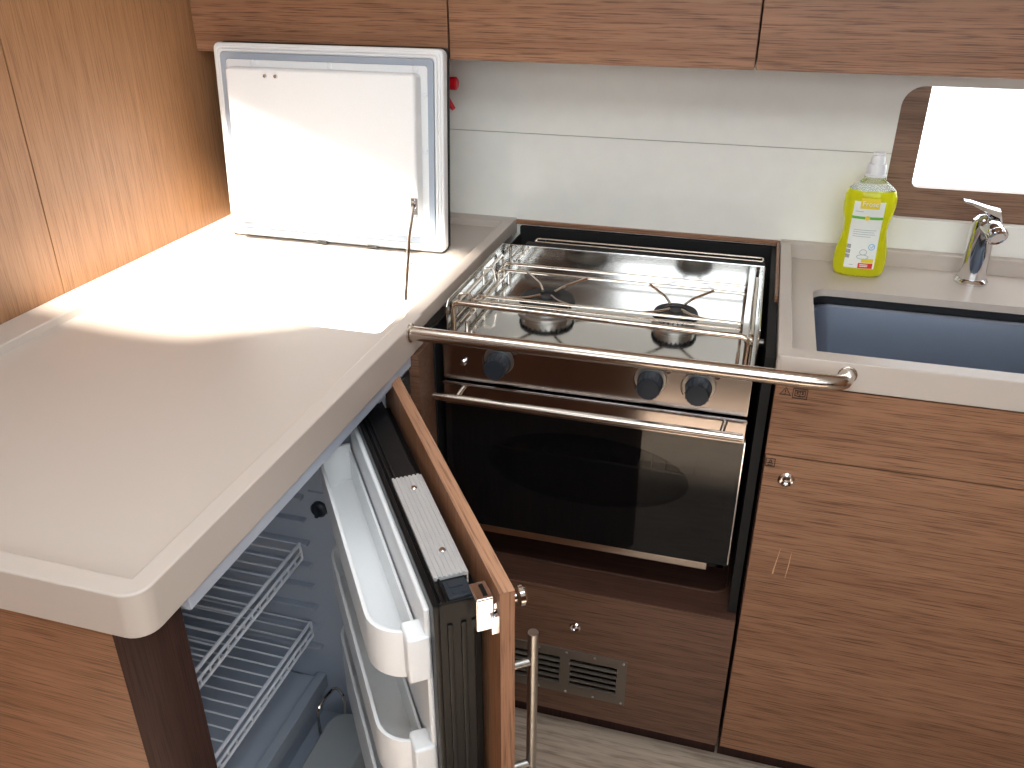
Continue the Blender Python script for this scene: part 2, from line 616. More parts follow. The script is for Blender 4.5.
# ------------------------------------------------------------------ cabinet below the long worktop
t = thing('base_cabinet', (-.8, .7, FZ), 'wooden base cabinet with dark corner post, housing the fridge below the long worktop', 'cabinet')
obj('end_panel', MB().box((-1.099, .490, FZ), (-.532, .506, .868), .0008), 'wood_h', t)
post = [(-.5315, .4885), (-.522, .492), (-.513, .501), (-.506, .514), (-.502, .528), (-.501, .541), (-.54, .541), (-.54, .4885)]
obj('corner_post', MB().prism(post, FZ, .868, 'Z'), 'wood_dark', t, 'dark stained corner post')
obj('side_panel', MB().box((-.497, 1.13, FZ), (-.480, 1.736, .867), .0008), 'wood_shaded', t)

# ------------------------------------------------------------------ fridge
t = thing('refrigerator', (-.7, .8, .10), 'front opening fridge with white interior below the long worktop, its door ajar', 'fridge')
CX0, CX1, CY0, CY1, CZ0, CZ1 = -.955, -.505, .548, 1.03, .135, .845
mb = MB()
mb.box((CX0 - .02, CY0 - .012, CZ0 - .02), (CX0, CY1 + .02, CZ1 + .02))
mb.box((CX0, CY1, CZ0 - .02), (CX1, CY1 + .02, CZ1 + .02))
mb.box((CX0, CY0 - .006, CZ0 - .02), (-.56, CY0, CZ1 + .02))
mb.box((CX0, CY0, CZ0 - .02), (CX1, CY1, CZ0))
mb.box((CX0, CY0, CZ1), (-.53, CY1, CZ1 + .02))
for i in range(9):
    z = .30 + .047 * i
    mb.box((CX0 + .004, CY1 - .013, z), (-.655, CY1 + .002, z + .007), .002)
    mb.box((CX0 + .004, CY0 - .002, z), (-.655, CY0 + .007, z + .006), .002)
mb.prism([(-.645, .62), (-.60, .62), (-.60, .80), (-.645, .80)], CY1 - .0015, CY1 + .002, 'Y')
obj('interior_liner', mb, 'liner', t)
mb = MB()
mb.box((-.53, CY0 - .004, .846), (-.492, CY1 + .1, .866), .003)
obj('front_frame', mb, 'liner', t)
mb = MB()
mb.box((CX0, CY0 + .001, CZ0), (-.672, CY1 - .001, .225), .008, 3)
obj('rear_step', mb, 'liner', t)
mb = MB()
mb.box((-.674, CY0 + .003, .205), (-.655, CY1 - .003, .238), .002)
obj('step_trim', mb, 'grey_gasket', t, 'dull grey trim strip')
mb = MB()
mb.box((-.645, CY1 - .006, .592), (-.608, CY1 + .001, .648), .002)
obj('thermostat', mb, 'liner', t)
mb = MB()
mb.turned([(.014, 0), (.014, .008), (.010, .012), (0, .012)], (-.624, CY1 - .005, .619), (0, -1, 0), 24)
mb.box((-.627, CY1 - .022, .609), (-.621, CY1 - .014, .629), .001)
obj('thermostat_dial', mb, 'knob', t, 'dark thermostat dial')

# the door, swung about 36 degrees open; local axes: along the door, outward, up
HX, HY = -.508, 1.11
ux, uy = .586, -.8103
DM = Matrix(((ux, -uy, 0, HX), (uy, ux, 0, HY), (0, 0, 1, 0), (0, 0, 0, 1)))
door = obj('door', MB().box((.0, -.022, .10), (.557, -.005, .853), .0012, mtx=DM), 'wood_edge', t, 'wood veneered fridge door')
mb = MB()
mb.box((.0005, -.0218, .853), (.5565, -.0052, .8542), .0004)
obj('edge_band', mb, 'wood_band', door, 'lighter wood edge banding', frame=DM)
mb = MB()
mb.box((.045, -.079, .12), (.524, -.038, .829), .003, mtx=DM)
mb.box((.04, -.086, .115), (.531, -.079, .833), .002, mtx=DM)
for n0 in (-.0765, -.070):
    mb.box((.05, n0, .828), (.523, n0 + .003, .8325), .001, mtx=DM)
for n0 in (-.070, -.055):
    mb.box((.5235, n0, .13), (.5265, n0 + .006, .80), .001, mtx=DM)
mb.box((.03, -.040, .12), (.494, -.0225, .80), .001, mtx=DM)
obj('insulated_core', mb, 'black', door, 'black insulated door core')
mb = MB()
mb.box((.282, -.074, .8295), (.488, -.036, .8335), .0006, mtx=DM)
mb.box((.282, -.0365, .818), (.488, -.0345, .8335), .0004, mtx=DM)
for i in range(7):
    mb.box((.282, -.0738 + .0054 * i, .833), (.488, -.0738 + .0054 * i + .0034, .8352), .0005, mtx=DM)
obj('ribbed_plate', mb, 'alu', door, 'ribbed aluminium cover plate')
for s in (.313, .445):
    mb = MB()
    mb.lathe([(.0042, 0), (.0042, .001), (.003, .0022), (0, .0022)], (0, 0, 0), 16, mtx=DM @ Matrix.Translation((s, -.052, .835)))
    obj('screw', mb, 'chrome', door, 'small steel screw')
mb = MB()
mb.box((.494, -.066, .828), (.521, -.040, .8325), .001, mtx=DM)
mb.box((.496, -.062, .832), (.507, -.046, .8345), .001, mtx=DM)
for n0 in (-.058, -.048):
    mb.lathe([(.0032, 0), (.0032, .001), (0, .001)], (0, 0, 0), 14, mtx=DM @ Matrix.Translation((.514, n0, .8322)))
obj('hinge_socket', mb, 'knob', door)
mb = MB()
mb.box((.07, -.0925, .125), (.514, -.085, .818), .003, 3, mtx=DM)
mb.box((.07, -.112, .125), (.514, -.090, .20), .006, 3, mtx=DM)
obj('inner_liner', mb, 'white', door, 'white moulded inner liner')


def bin_mesh(z0, z1):
    b = MB()

    def outline(off):
        r, pts = .046 - off, []
        s0, s1, n0, n1 = .080 + off, .500 - off, -.147 + off, -.0960
        pts += [(s0, n1)]
        pts += [(s0 + r + r * math.cos(a), n0 + r + r * math.sin(a)) for a in [PI + PI / 2 * i / 8 for i in range(9)]]
        pts += [(s1 - r + r * math.cos(a), n0 + r + r * math.sin(a)) for a in [1.5 * PI + PI / 2 * i / 8 for i in range(9)]]
        pts += [(s1, n1)]
        return pts
    o, i = outline(0), outline(.005)
    b.prism(o + [(p[0], p[1]) for p in i[::-1]], z0, z1, 'Z', bev=.001, mtx=DM)
    b.prism(o, z0 - .003, z0 + .001, 'Z', mtx=DM)
    b.box((.08, -.0985, z0), (.500, -.0945, z1 - .012), .001, mtx=DM)
    return b


for z0, z1 in ((.717, .779), (.548, .610), (.33, .45)):
    b = obj('door_bin', bin_mesh(z0, z1), 'white', door)
    mb = MB()
    mb.box((.484, -.1135, z0 + .002), (.517, -.0865, z1 + .004), .004, 3, mtx=DM)
    obj('bin_bracket', mb, 'white', door)
mb = MB()
mb.box((.525, -.046, .806), (.5535, -.0265, .849), .002, 3, mtx=DM)
mb.box((.527, -.028, .800), (.551, -.021, .838), .001, mtx=DM)
mb.box((.5525, -.031, .802), (.5575, -.022, .826), .001, mtx=DM)
obj('latch', mb, 'chrome', door, 'chrome push latch')
mb = MB()
mb.box((.530, -.037, .8485), (.549, -.032, .8495), .0002, mtx=DM)
obj('latch_slot', mb, 'black', door)
mb = MB()
mb.turned([(.006, 0), (.006, .010), (.0115, .013), (.0115, .018), (.009, .021), (0, .021)], DM @ Vector((.531, -.0055, .822)),
          (-uy, ux, 0), 24)
obj('push_button', mb, 'chrome', door, 'chrome round push knob')
mb = MB()
mb.rod((.507, .035, .48), (.507, .035, .7405), .0063, 18, mtx=DM)
for z in (.697, .525):
    mb.rod((.507, -.006, z), (.507, .033, z), .0052, 14, mtx=DM)
obj('bar_handle', mb, 'brushed', door, 'brushed steel bar handle')

# ------------------------------------------------------------------ what is inside the fridge


def wire_shelf_mesh(z):
    b = MB()
    x0, x1, y0, y1 = -.945, -.668, .570, 1.018
    b.rod((x1, y0, z), (x1, y1, z), .0032, 8)
    b.rod((x1 + .001, y0, z - .017), (x1 + .001, y1, z - .017), .0025, 8)
    b.rod((x1 + .001, y0, z - .031), (x1 + .001, y1, z - .031), .0025, 8)
    b.rod((x0, y0, z), (x0, y1, z), .0026, 8)
    b.rod((-.80, y0, z - .004), (-.80, y1, z - .004), .002, 8)
    n = 20
    for i in range(n + 1):
        y = y0 + (y1 - y0) * i / n
        b.rod((x0, y, z - .001), (x1, y, z - .001), .0016, 6)
        b.rod((x1 + .001, y, z - .017), (x1 + .001, y, z - .031), .0018, 6)
    for y in (y0, y1):
        b.rod((x1, y, z), (x1 + .001, y, z - .031), .0024, 8)
    return b


for z, lab in ((.541, 'upper white wire shelf inside the fridge'), (.367, 'lower white wire shelf inside the fridge')):
    s = thing('wire_shelf', (-.8, .79, z - .03), lab, 'shelf', 'wire shelves inside the fridge')
    obj('grid', wire_shelf_mesh(z), 'wire', s)

t = thing('storage_box', (-.565, .87, .136), 'translucent grey box with wire bail standing on the fridge floor', 'container')
mb = MB()
mb.prism(rrect(-.600, -.530, .76, .955, .03), .137, .228, 'Z', bev=.006, seg=3)
mb.prism(rrect(-.605, -.525, .755, .960, .034), .222, .232, 'Z', bev=.004, seg=3)
obj('box_body', mb, 'milky', t)
mb = MB()
mb.tube(fillet([(-.622, .930, .138), (-.622, .930, .262), (-.614, .985, .262), (-.585, .965, .262), (-.585, .955, .225)], .022), .003, 8)
obj('wire_bail', mb, 'rod', t, 'bent steel wire bail')

# ------------------------------------------------------------------ stove recess
t = thing('stove_recess', (-.21, 1.45, FZ), 'dark wood lined recess around the stove between the two worktops', 'cabinet')
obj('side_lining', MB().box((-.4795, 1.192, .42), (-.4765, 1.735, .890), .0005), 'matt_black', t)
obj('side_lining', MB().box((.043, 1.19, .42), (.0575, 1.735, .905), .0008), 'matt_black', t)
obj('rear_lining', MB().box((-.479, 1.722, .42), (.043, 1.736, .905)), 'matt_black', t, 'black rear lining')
mb = MB()
mb.box((-.494, 1.7305, .908), (.0575, 1.7385, .917), .001)
mb.box((.0515, 1.42, .900), (.0575, 1.727, .916), .001)
obj('wood_lipping', mb, 'wood_h', t, 'narrow wood edge strip')
mb = MB()
mb.prism(rect(-.479, .0575, 1.172, 1.722), .405, .4195, 'Z', holes=[rrect(-.44, .04, 1.235, 1.70, .03)])
mb.box((-.479, 1.18, .398), (.0575, 1.722, .409))
mb.tube([(x, y, .4195) for x, y in rrect(-.44, .04, 1.235, 1.70, .03)], .0028, 8, closed=True)
obj('recess_shelf', mb, 'wood_shelf', t)

# ------------------------------------------------------------------ stove
t = thing('stove', (-.2, 1.37, .42), 'stainless two burner marine stove with black glass oven door', 'stove')
SX0, SX1 = -.4655, .0305
mb = MB()
mb.box((SX0 + .008, 1.5, .49), (SX1 - .004, 1.53, .872), .002)
mb.box((SX0 + .008, 1.215, .49), (SX0 + .02, 1.53, .872), .001)
mb.box((SX1 - .018, 1.215, .49), (SX1 - .004, 1.53, .872), .001)
mb.box((SX0 + .008, 1.215, .49), (SX1 - .004, 1.53, .505), .001)
mb.box((SX0 + .008, 1.215, .79), (SX1 - .004, 1.53, .872), .001)
for x in (-.40, -.04):
    mb.box((x, 1.30, .4195), (x + .03, 1.46, .492), .002)
obj('oven_body', mb, 'matt_black', t, 'black oven body')
obj('control_panel', MB().box((SX0, 1.199, .797), (SX1, 1.216, .873), .002, 2), 'panel_steel', t)
for x in (-.368, -.1215, -.0475):
    mb = MB()
    mb.turned([(.0205, 0), (.0205, .004), (.0185, .007), (.0180, .027), (.0165, .0305), (0, .0315)], (x, 1.1995, .8375), (0, -1, 0), 36)
    for i in range(16):
        a = 2 * PI * i / 16
        mb.rod((x + .0182 * math.cos(a), 1.192, .8375 + .0182 * math.sin(a)), (x + .0178 * math.cos(a), 1.172, .8375 + .0178 * math.sin(a)), .0012, 6)
    kb = obj('control_knob', mb, 'knob', t, 'black gas control knob')
    mb = MB()
    mb.turned([(.0255, 0), (.0245, .0025), (0, .0025)], (x, 1.1992, .8415), (0, -1, 0), 32)
    obj('bezel', mb, 'brushed', kb)
    mb = MB()
    mb.tube([(x - .027 * math.cos(a), 1.1985, .8375 + .027 * math.sin(a)) for a in [-.6 + 1.0 * i / 8 for i in range(9)]], .0008, 6)
    obj('dial_arrow', mb, 'ink', t)
    mb = MB()
    mb.turned([(.004, 0), (.004, .0006), (0, .0006)], (x + .026, 1.1992, .8585), (0, -1, 0), 14)
    obj('dial_mark', mb, 'ink', t)
mb = MB()
mb.turned([(.0055, 0), (.0055, .003), (.0035, .005), (.003, .010), (0, .011)], (-.4285, 1.1992, .831), (0, -1, 0), 20)
obj('igniter_button', mb, 'chrome', t, 'small chrome igniter')
mb = MB()
mb.text('I', .007, Matrix.Translation((-.424, 1.1988, .812)) @ Matrix.Rotation(PI / 2, 4, 'X'))
obj('igniter_mark', mb, 'ink', t)

mb = MB()
mb.box((SX0, 1.197, .750), (SX1, 1.214, .788), .0015)
mb.box((SX0 - .001, 1.192, .7875), (SX1 + .001, 1.214, .7945), .002)
odoor = obj('oven_door', mb, 'panel_steel', t, 'oven door with steel top band')
NV = 40
ell = [(-.218 + .172 * math.cos(2 * PI * i / NV), .655 + .068 * math.sin(2 * PI * i / NV)) for i in range(NV)]
obj('door_glass', MB().prism(rect(SX0, SX1 + .001, .5085, .751), 1.2005, 1.209, 'Y', holes=[ell]), 'glass', odoor, 'black oven glass')
ell2 = [(-.218 + .1716 * math.cos(2 * PI * i / NV), .655 + .0676 * math.sin(2 * PI * i / NV)) for i in range(NV)]
obj('oval_window', MB().prism(ell2, 1.2007, 1.207, 'Y'), 'glass_oval', odoor, 'oval see-through oven window')
mb = MB()
mb.box((SX0 + .004, 1.2, .493), (-.002, 1.212, .5075), .001)
obj('lower_trim', mb, 'rail', odoor, 'bright steel lower trim')
mb = MB()
mb.box((SX1 + .0002, 1.1995, .512), (SX1 + .0026, 1.2105, .752), .0005)
obj('side_trim', mb, 'chrome', odoor)
mb = MB()
mb.tube([(SX0 - .006, 1.166, .7785), (SX1 - .004, 1.166, .7785)], .0068, 16)
obj('oven_handle', mb, 'rail', odoor, 'long steel oven handle')
for x in (-.4285, -.0015):
    obj('handle_post', MB().rod((x, 1.198, .786), (x - .004, 1.168, .780), .0042, 12), 'rail', odoor)
# oven rack on runners inside
mb = MB()
mb.rod((SX0 + .02, 1.235, .655), (SX1 - .02, 1.235, .655), .0024, 8)
mb.rod((SX0 + .02, 1.48, .655), (SX1 - .02, 1.48, .655), .0024, 8)
for i in range(18):
    x = SX0 + .04 + .024 * i
    mb.rod((x, 1.235, .656), (x, 1.48, .656), .0013, 6)
rk = thing('oven_rack', (-.21, 1.36, .65), 'wire rack inside the oven, seen through the dark glass', 'rack')
obj('rack_grid', mb, 'rod', rk)

# hob and its surround
HZ = .8745
mb = MB()
mb.box((SX0 + .006, 1.203, .8695), (SX1, 1.528, HZ), .0015)
obj('hob_plate', mb, 'mirror', t, 'mirror polished hob plate')
mb = MB()
mb.prism([(1.207, .872), (1.207, .922), (1.214, .930), (1.5265, .930), (1.5265, .872)], SX0 + .006, SX0 + .0075, 'X')
mb.prism([(1.212, .872), (1.212, .90), (1.222, .925), (1.235, .930), (1.5265, .930), (1.5265, .872)], SX1 - .0005, SX1 + .001, 'X')
mb.box((SX0 + .006, 1.525, .872), (SX1 + .001, 1.5268, .930))
mb.tube([(SX0 + .0068, 1.207, .875), (SX0 + .0068, 1.207, .922), (SX0 + .0068, 1.214, .930), (SX0 + .0068, 1.526, .930), (SX1, 1.526, .930),
         (SX1, 1.235, .930), (SX1, 1.222, .925), (SX1, 1.212, .90), (SX1, 1.212, .876)], .0014, 8)
obj('splash_surround', mb, 'mirror', t, 'polished steel splash surround')
for bx, by, br in ((-.325, 1.345, .047), (-.104, 1.343, .036)):
    mb = MB()
    mb.lathe([(br * 1.08, 0), (br * 1.08, .003), (br * .97, .006), (br * .95, .019), (0, .019)], (bx, by, HZ), 40)
    bn = obj('burner', mb, 'burner_ring', t, 'steel gas burner with black cap')
    mb = MB()
    prof = [(br * .80, .0165), (br * .95, .0195), (br, .0215), (br, .0255), (br * .96, .0275), (br * .55, .028), (br * .48, .026), (br * .3, .026), (br * .26, .028), (0, .028)]
    mb.lathe(prof, (bx, by, HZ), 40)
    for i in range(30):
        a = 2 * PI * i / 30
        mb.box((-.0012, -.0035, .0165), (.0012, .0035, .0215), 0,
               mtx=Matrix.Translation((bx, by, HZ)) @ Matrix.Rotation(a, 4, 'Z') @ Matrix.Translation((0, br * .95, 0)))
    obj('burner_cap', mb, 'cast', bn, 'black cast burner cap')
mb = MB()
PX0, PX1, PZ = -.436, .004, .915
for y in (1.263, 1.285, 1.42, 1.457):
    mb.tube(fillet([(PX0, y, HZ + .012), (PX0, y, PZ), (PX1, y, PZ), (PX1, y, HZ + .012)], .008), .0024, 10)
for x in (PX0, PX1):
    mb.rod((x, 1.235, HZ + .012), (x, 1.49, HZ + .012), .0024, 10)
    for y in (1.24, 1.485):
        mb.rod((x, y, HZ), (x, y, HZ + .012), .003, 10)
for bx, by, br in ((-.325, 1.345, .047), (-.104, 1.343, .036)):
    for sx in (-1, 1):
        mb.tube(fillet([(bx + sx * .055, 1.42, PZ), (bx + sx * .022, 1.385, PZ - .006), (bx + sx * .010, by + .010, PZ - .007)], .01), .0024, 10)
        mb.tube(fillet([(bx + sx * .052, 1.285, PZ), (bx + sx * .024, 1.315, PZ - .006), (bx + sx * .010, by - .010, PZ - .007)], .01), .0024, 10)
obj('pan_support', mb, 'rod', t, 'wire pan support')
mb = MB()
mb.tube(fillet([(-.4505, 1.216, HZ), (-.4505, 1.216, .9265), (.0155, 1.206, .9265), (.0155, 1.206, HZ)], .012), .0046, 14)
mb.tube(fillet([(-.4505, 1.221, HZ), (-.4505, 1.221, .9185), (-.4505, 1.50, .9185), (-.4505, 1.50, HZ)], .012), .0028, 10)
mb.tube(fillet([(.0205, 1.221, HZ), (.0205, 1.221, .9185), (.0205, 1.50, .9185), (.0205, 1.50, HZ)], .012), .0034, 10)
mb.rod((-.4480, 1.225, .897), (-.4480, 1.50, .897), .0022, 8)
mb.rod((-.4430, 1.225, .888), (-.4430, 1.50, .888), .0022, 8)
obj('hob_rail', mb, 'rod', t, 'steel hob fiddle rail')
for y in (1.245, 1.375):
    mb = MB()
    mb.tube(fillet([(-.4500, y, .90), (-.4500, y, .931), (-.434, y + .008, .931), (-.430, y + .010, .905)], .006), .0021, 8)
    obj('clamp_hook', mb, 'rod', t)
mb = MB()
mb.box((-.44, 1.575, .865), (.033, 1.64, .902), .003)
for i in range(44):
    x = -.43 + .0105 * i
    mb.box((x, 1.571, .872), (x + .005, 1.578, .898), .0005)
obj('flue_vent', mb, 'matt_black', t, 'black slotted flue vent')
mb = MB()
mb.tube(fillet([(-.418, 1.618, .909), (-.418, 1.638, .909), (.028, 1.638, .909), (.028, 1.618, .909)], .006), .002, 8)
mb.rod((-.418, 1.618, .909), (.028, 1.618, .909), .0016, 8)
for x in (-.40, .01):
    mb.rod((x, 1.638, .898), (x, 1.638, .909), .0016, 8)
obj('flue_trim', mb, 'rod', t)
for a_, b_, r_ in (((.026, 1.38, .845), (.044, 1.38, .845), .007), ((-.48, 1.38, .845), (-.455, 1.38, .845), .007)):
    obj('gimbal_pin', MB().rod(a_, b_, r_, 12), 'brushed', t)

# ------------------------------------------------------------------ grab rail across the stove
t = thing('grab_rail', (-.17, 1.118, .905), 'thick polished steel grab rail running across the front of the stove', 'rail')
mb = MB()
mb.tube(fillet([(-.4875, 1.118, .910), (.112, 1.118, .910), (.148, 1.128, .9075), (.156, 1.171, .9015)], .045, 9), .0112, 22)
obj('rail_tube', mb, 'rail', t)
mb = MB()
mb.turned([(.0150, 0), (.0150, .003), (.0118, .0045), (.0118, .006)], (-.4872, 1.118, .910), (1, 0, 0), 26)
obj('end_flange', mb, 'rail', t)
mb = MB()
mb.turned([(.0132, 0), (.0132, .002), (.0116, .003), (.0116, .004)], (.156, 1.1705, .9015), (0, -1, 0), 26)
obj('end_flange', mb, 'rail', t)

# ------------------------------------------------------------------ locker below the stove
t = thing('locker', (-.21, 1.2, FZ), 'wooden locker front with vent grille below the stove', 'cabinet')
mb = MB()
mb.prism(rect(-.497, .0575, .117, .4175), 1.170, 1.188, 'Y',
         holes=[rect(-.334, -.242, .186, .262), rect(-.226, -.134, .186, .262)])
obj('front_panel', mb, 'wood_shaded', t)
obj('plinth', MB().box((-.497, 1.203, FZ), (.0575, 1.215, .118)), 'wood_dark', t, 'dark recessed plinth')
obj('back_box', MB().box((-.45, 1.30, .13), (.04, 1.31, .39)), 'matt_black', t)
mb = MB()
mb.turned([(.0105, 0), (.0105, .002), (.008, .004), (.0062, .0035), (.0055, .002), (.003, .003), (0, .0035)], (-.218, 1.1703, .336), (0, -1, 0), 28)
obj('push_latch', mb, 'chrome', t, 'round chrome push latch')
mb = MB()
mb.prism(rect(-.351, -.118, .169, .279), 1.1675, 1.1705, 'Y', bev=.0006,
         holes=[rect(-.332, -.244, .190, .258), rect(-.224, -.136, .190, .258)])
for x0, x1 in ((-.332, -.244), (-.224, -.136)):
    for i in range(5):
        z = .190 + .0136 * i
        mb.prism([(1.1690, z + .001), (1.1640, z + .0035), (1.1640, z + .0045), (1.1700, z + .0055)], x0 - .001, x1 + .001, 'X')
vent = obj('vent_grille', mb, 'vent', t, 'grey metal vent grille')
for z in (.1745, .2735):
    for x in (-.1245, -.178, -.231, -.284, -.343):
        mb = MB()
        mb.turned([(.0028, 0), (.0024, .0014), (0, .0018)], (x, 1.1676, z), (0, -1, 0), 12)
        obj('screw', mb, 'chrome', vent)

# ------------------------------------------------------------------ sink cabinet
t = thing('sink_cabinet', (.55, 1.45, FZ), 'wooden cabinet with drawer front and door below the sink', 'cabinet')
mb = MB()
mb.box((.0625, 1.1895, .118), (.078, 1.735, .87))
mb.box((1.08, 1.19, .118), (1.095, 1.735, .87))
mb.box((.078, 1.72, .118), (1.08, 1.735, .87))
mb.box((.078, 1.19, .118), (1.08, 1.735, .135))
obj('carcase', mb, 'wood_dark', t)
obj('plinth', MB().box((.0625, 1.203, FZ), (1.095, 1.215, .117)), 'wood_dark', t, 'dark recessed plinth')
drw = obj('drawer_front', MB().box((.0625, 1.170, .7555), (1.095, 1.188, .8735), .0008), 'wood_h', t)
dr = obj('door', MB().box((.0640, 1.170, .118), (1.095, 1.188, .7535), .0008), 'wood_h', t)
mb = MB()
mb.turned([(.0125, 0), (.0125, .002), (.0095, .0045), (.0075, .004), (.0065, .002), (.003, .0035), (0, .004)], (.099, 1.1703, .714), (0, -1, 0), 30)
obj('push_latch', mb, 'chrome', dr, 'round chrome push latch')
mb = MB()
ya = 1.1694
r_ = .0008


def ink(b, pts, closed=False):
    b.tube([(x, ya, z) for x, z in pts], r_, 6, closed=closed)


ink(mb, [(.0695, .8585), (.0845, .8585), (.077, .8705)], True)
ink(mb, [(.077, .8665), (.077, .8630)])
ink(mb, [(.077, .8610), (.077, .8600)])
ink(mb, [(.0875, .8550), (.1075, .8550), (.1075, .8705), (.0875, .8705)], True)
ink(mb, [(.0905, .8590), (.0905, .8675), (.097, .8665), (.1045, .8675), (.1045, .8590), (.0975, .8580)], True)
ink(mb, [(.0975, .8580), (.0975, .8665)])
ink(mb, [(.0925, .8650), (.0955, .8645)])
ink(mb, [(.0925, .8625), (.0955, .8620)])
ink(mb, [(.0995, .8645), (.1025, .8650)])
ink(mb, [(.0995, .8620), (.1025, .8625)])
obj('warning_sticker', mb, 'ink', drw, 'dark warning triangle and manual pictograms')
mb = MB()
ink(mb, [(.0655, .7345), (.0785, .7345), (.0785, .7480), (.0655, .7480)], True)
ink(mb, [(.0690, .7365), (.0750, .7365), (.0755, .7400), (.0685, .7400)], True)
ink(mb, [(.0720, .7400), (.0705, .7430), (.0720, .7465), (.0740, .7430), (.0728, .7400)], True)
obj('small_sticker', mb, 'ink', dr, 'small square dark pictogram')
mb = MB()
mb.tube([(.1085, 1.1697, .584), (.1065, 1.1697, .566), (.1040, 1.1697, .546), (.1030, 1.1697, .534)], [.0002, .0006, .0010, .0014], 6)
obj('scratch', mb, 'scratch', dr, 'pale worn scratch')
mb = MB()
mb.tube([(.1260, 1.1699, .580), (.1250, 1.1699, .555), (.1230, 1.1699, .528)], [.0002, .0008, .0003], 6)
obj('scratch', mb, 'scratch', dr, 'pale worn scratch')

# ------------------------------------------------------------------ sink worktop, basin, mixer tap
t = thing('sink_worktop', (.5, 1.45, .868), 'cream worktop with raised rim around the steel sink', 'worktop')
KX0, KX1, KY0, KY1 = .119, .66, 1.222, 1.552
mb = MB()
mb.prism(rect(.06, 1.10, 1.175, 1.738), .877, .890, 'Z', holes=[rrect(KX0, KX1, KY0, KY1, .030)])
k = .008
corn = [(.0585 + k - k * math.sin(a), 1.170 + k - k * math.cos(a)) for a in [PI / 2 * i / 6 for i in range(7)]]
mb.prism(corn[::-1] + [(1.10, 1.170), (1.10, 1.201), (.079, 1.201), (.079, 1.725), (.0585, 1.725)], .8755, .92, 'Z', bev=.002, seg=3)
mb.box((.0585, 1.716, .878), (1.10, 1.7392, .92), .002, 3)
obj('worktop_slab', mb, 'counter', t)

t = thing('sink', (.39, 1.4, .72), 'rectangular stainless steel sink basin sunk into the cream worktop', 'sink')
t2 = bmesh.new()
rings = []
for ins, z in ((-.012, .8625), (.0025, .8625), (.006, .859), (.013, .80), (.017, .755), (.030, .738), (.06, .734), (.135, .731)):
    pts = rrect(KX0 + ins, KX1 - ins, KY0 + ins, KY1 - ins, max(.028, .032 + ins * .3), 8)
    rings.append([t2.verts.new((x, y, z)) for x, y in pts])
for A, B in zip(rings, rings[1:]):
    for i in range(len(A)):
        j = (i + 1) % len(A)
        t2.faces.new((A[i], A[j], B[j], B[i]))
t2.faces.new(rings[-1])
bmesh.ops.solidify(t2, geom=t2.faces[:], thickness=.001)
mb = MB()
mb._take(t2)
obj('basin', mb, 'sink', t)
mb = MB()
mb.prism(rrect(KX0 - .006, KX1 + .006, KY0 - .006, KY1 + .006, .034), .8632, .8768, 'Z',
         holes=[rrect(KX0 + .001, KX1 - .001, KY0 + .001, KY1 - .001, .030)])
obj('gasket', mb, 'rubber', t, 'black sealing gasket')
mb = MB()
mb.lathe([(.028, 0), (.028, .002), (.022, .004), (.015, .0025), (0, .0025)], (.39, 1.4, .7315), 30)
obj('drain', mb, 'chrome', t)

t = thing('mixer_tap', (.403, 1.665, .89), 'chrome single lever mixer tap behind the sink', 'tap')
FX, FY = .399, 1.665
obj('tap_base', MB().lathe([(.029, 0), (.029, .004), (.026, .008), (.024, .0095), (0, .0095)], (FX, FY, .8903), 36), 'chrome', t)
obj('tap_body', MB().lathe([(.0235, 0), (.0225, .03), (.0215, .075), (.0212, .100), (.0205, .108), (.012, .116), (0, .118)], (FX, FY, .899), 36), 'chrome', t)
mb = MB()
mb.tube([(FX + .002, FY - .004, .998), (FX + .006, FY - .020, .9995), (FX + .010, FY - .034, .9965), (FX + .0115, FY - .040, .993)], [.0165, .0165, .0158, .0145], 24)
sp = obj('spout', mb, 'chrome', t)
mb = MB()
d = Vector((.25, -.85, -.46)).normalized()
b0 = Vector((FX + .0112, FY - .038, .994))
mb.turned([(.0155, 0), (.0165, .002), (.0165, .012), (.0135, .014), (.011, .012), (0, .012)], b0, d, 30)
q = Vector((0, 0, 1)).rotation_difference(d).to_matrix().to_4x4()
for i in range(20):
    a = 2 * PI * i / 20
    mb.box((-.0011, -.001, .003), (.0011, .0012, .011), 0, mtx=Matrix.Translation(b0) @ q @ Matrix.Rotation(a, 4, 'Z') @ Matrix.Translation((0, .0165, 0)))
obj('aerator', mb, 'chrome', sp)
mb = MB()
lv = [(FX + .024, 1.003, .016), (FX + .018, 1.020, .017), (FX - .004, 1.027, .0165), (FX - .030, 1.036, .0125), (FX - .043, 1.0385, .009)]
tl = bmesh.new()
rg = []
for i, (x, z, w) in enumerate(lv):
    th = (.016, .017, .011, .0065, .0045)[i]
    sec = [(-w, -th * .3), (-w * .8, th * .35), (0, th * .5), (w * .8, th * .35), (w, -th * .3), (w * .6, -th * .5), (-w * .6, -th * .5)]
    rg.append([tl.verts.new((x, FY + a, z + c)) for a, c in sec])
for A, B in zip(rg, rg[1:]):
    for i in range(7):
        tl.faces.new((A[i], A[(i + 1) % 7], B[(i + 1) % 7], B[i]))
tl.faces.new(rg[0])
tl.faces.new(rg[-1])
bmesh.ops.recalc_face_normals(tl, faces=tl.faces[:])
mb._take(tl)
obj('lever', mb, 'chrome', t)

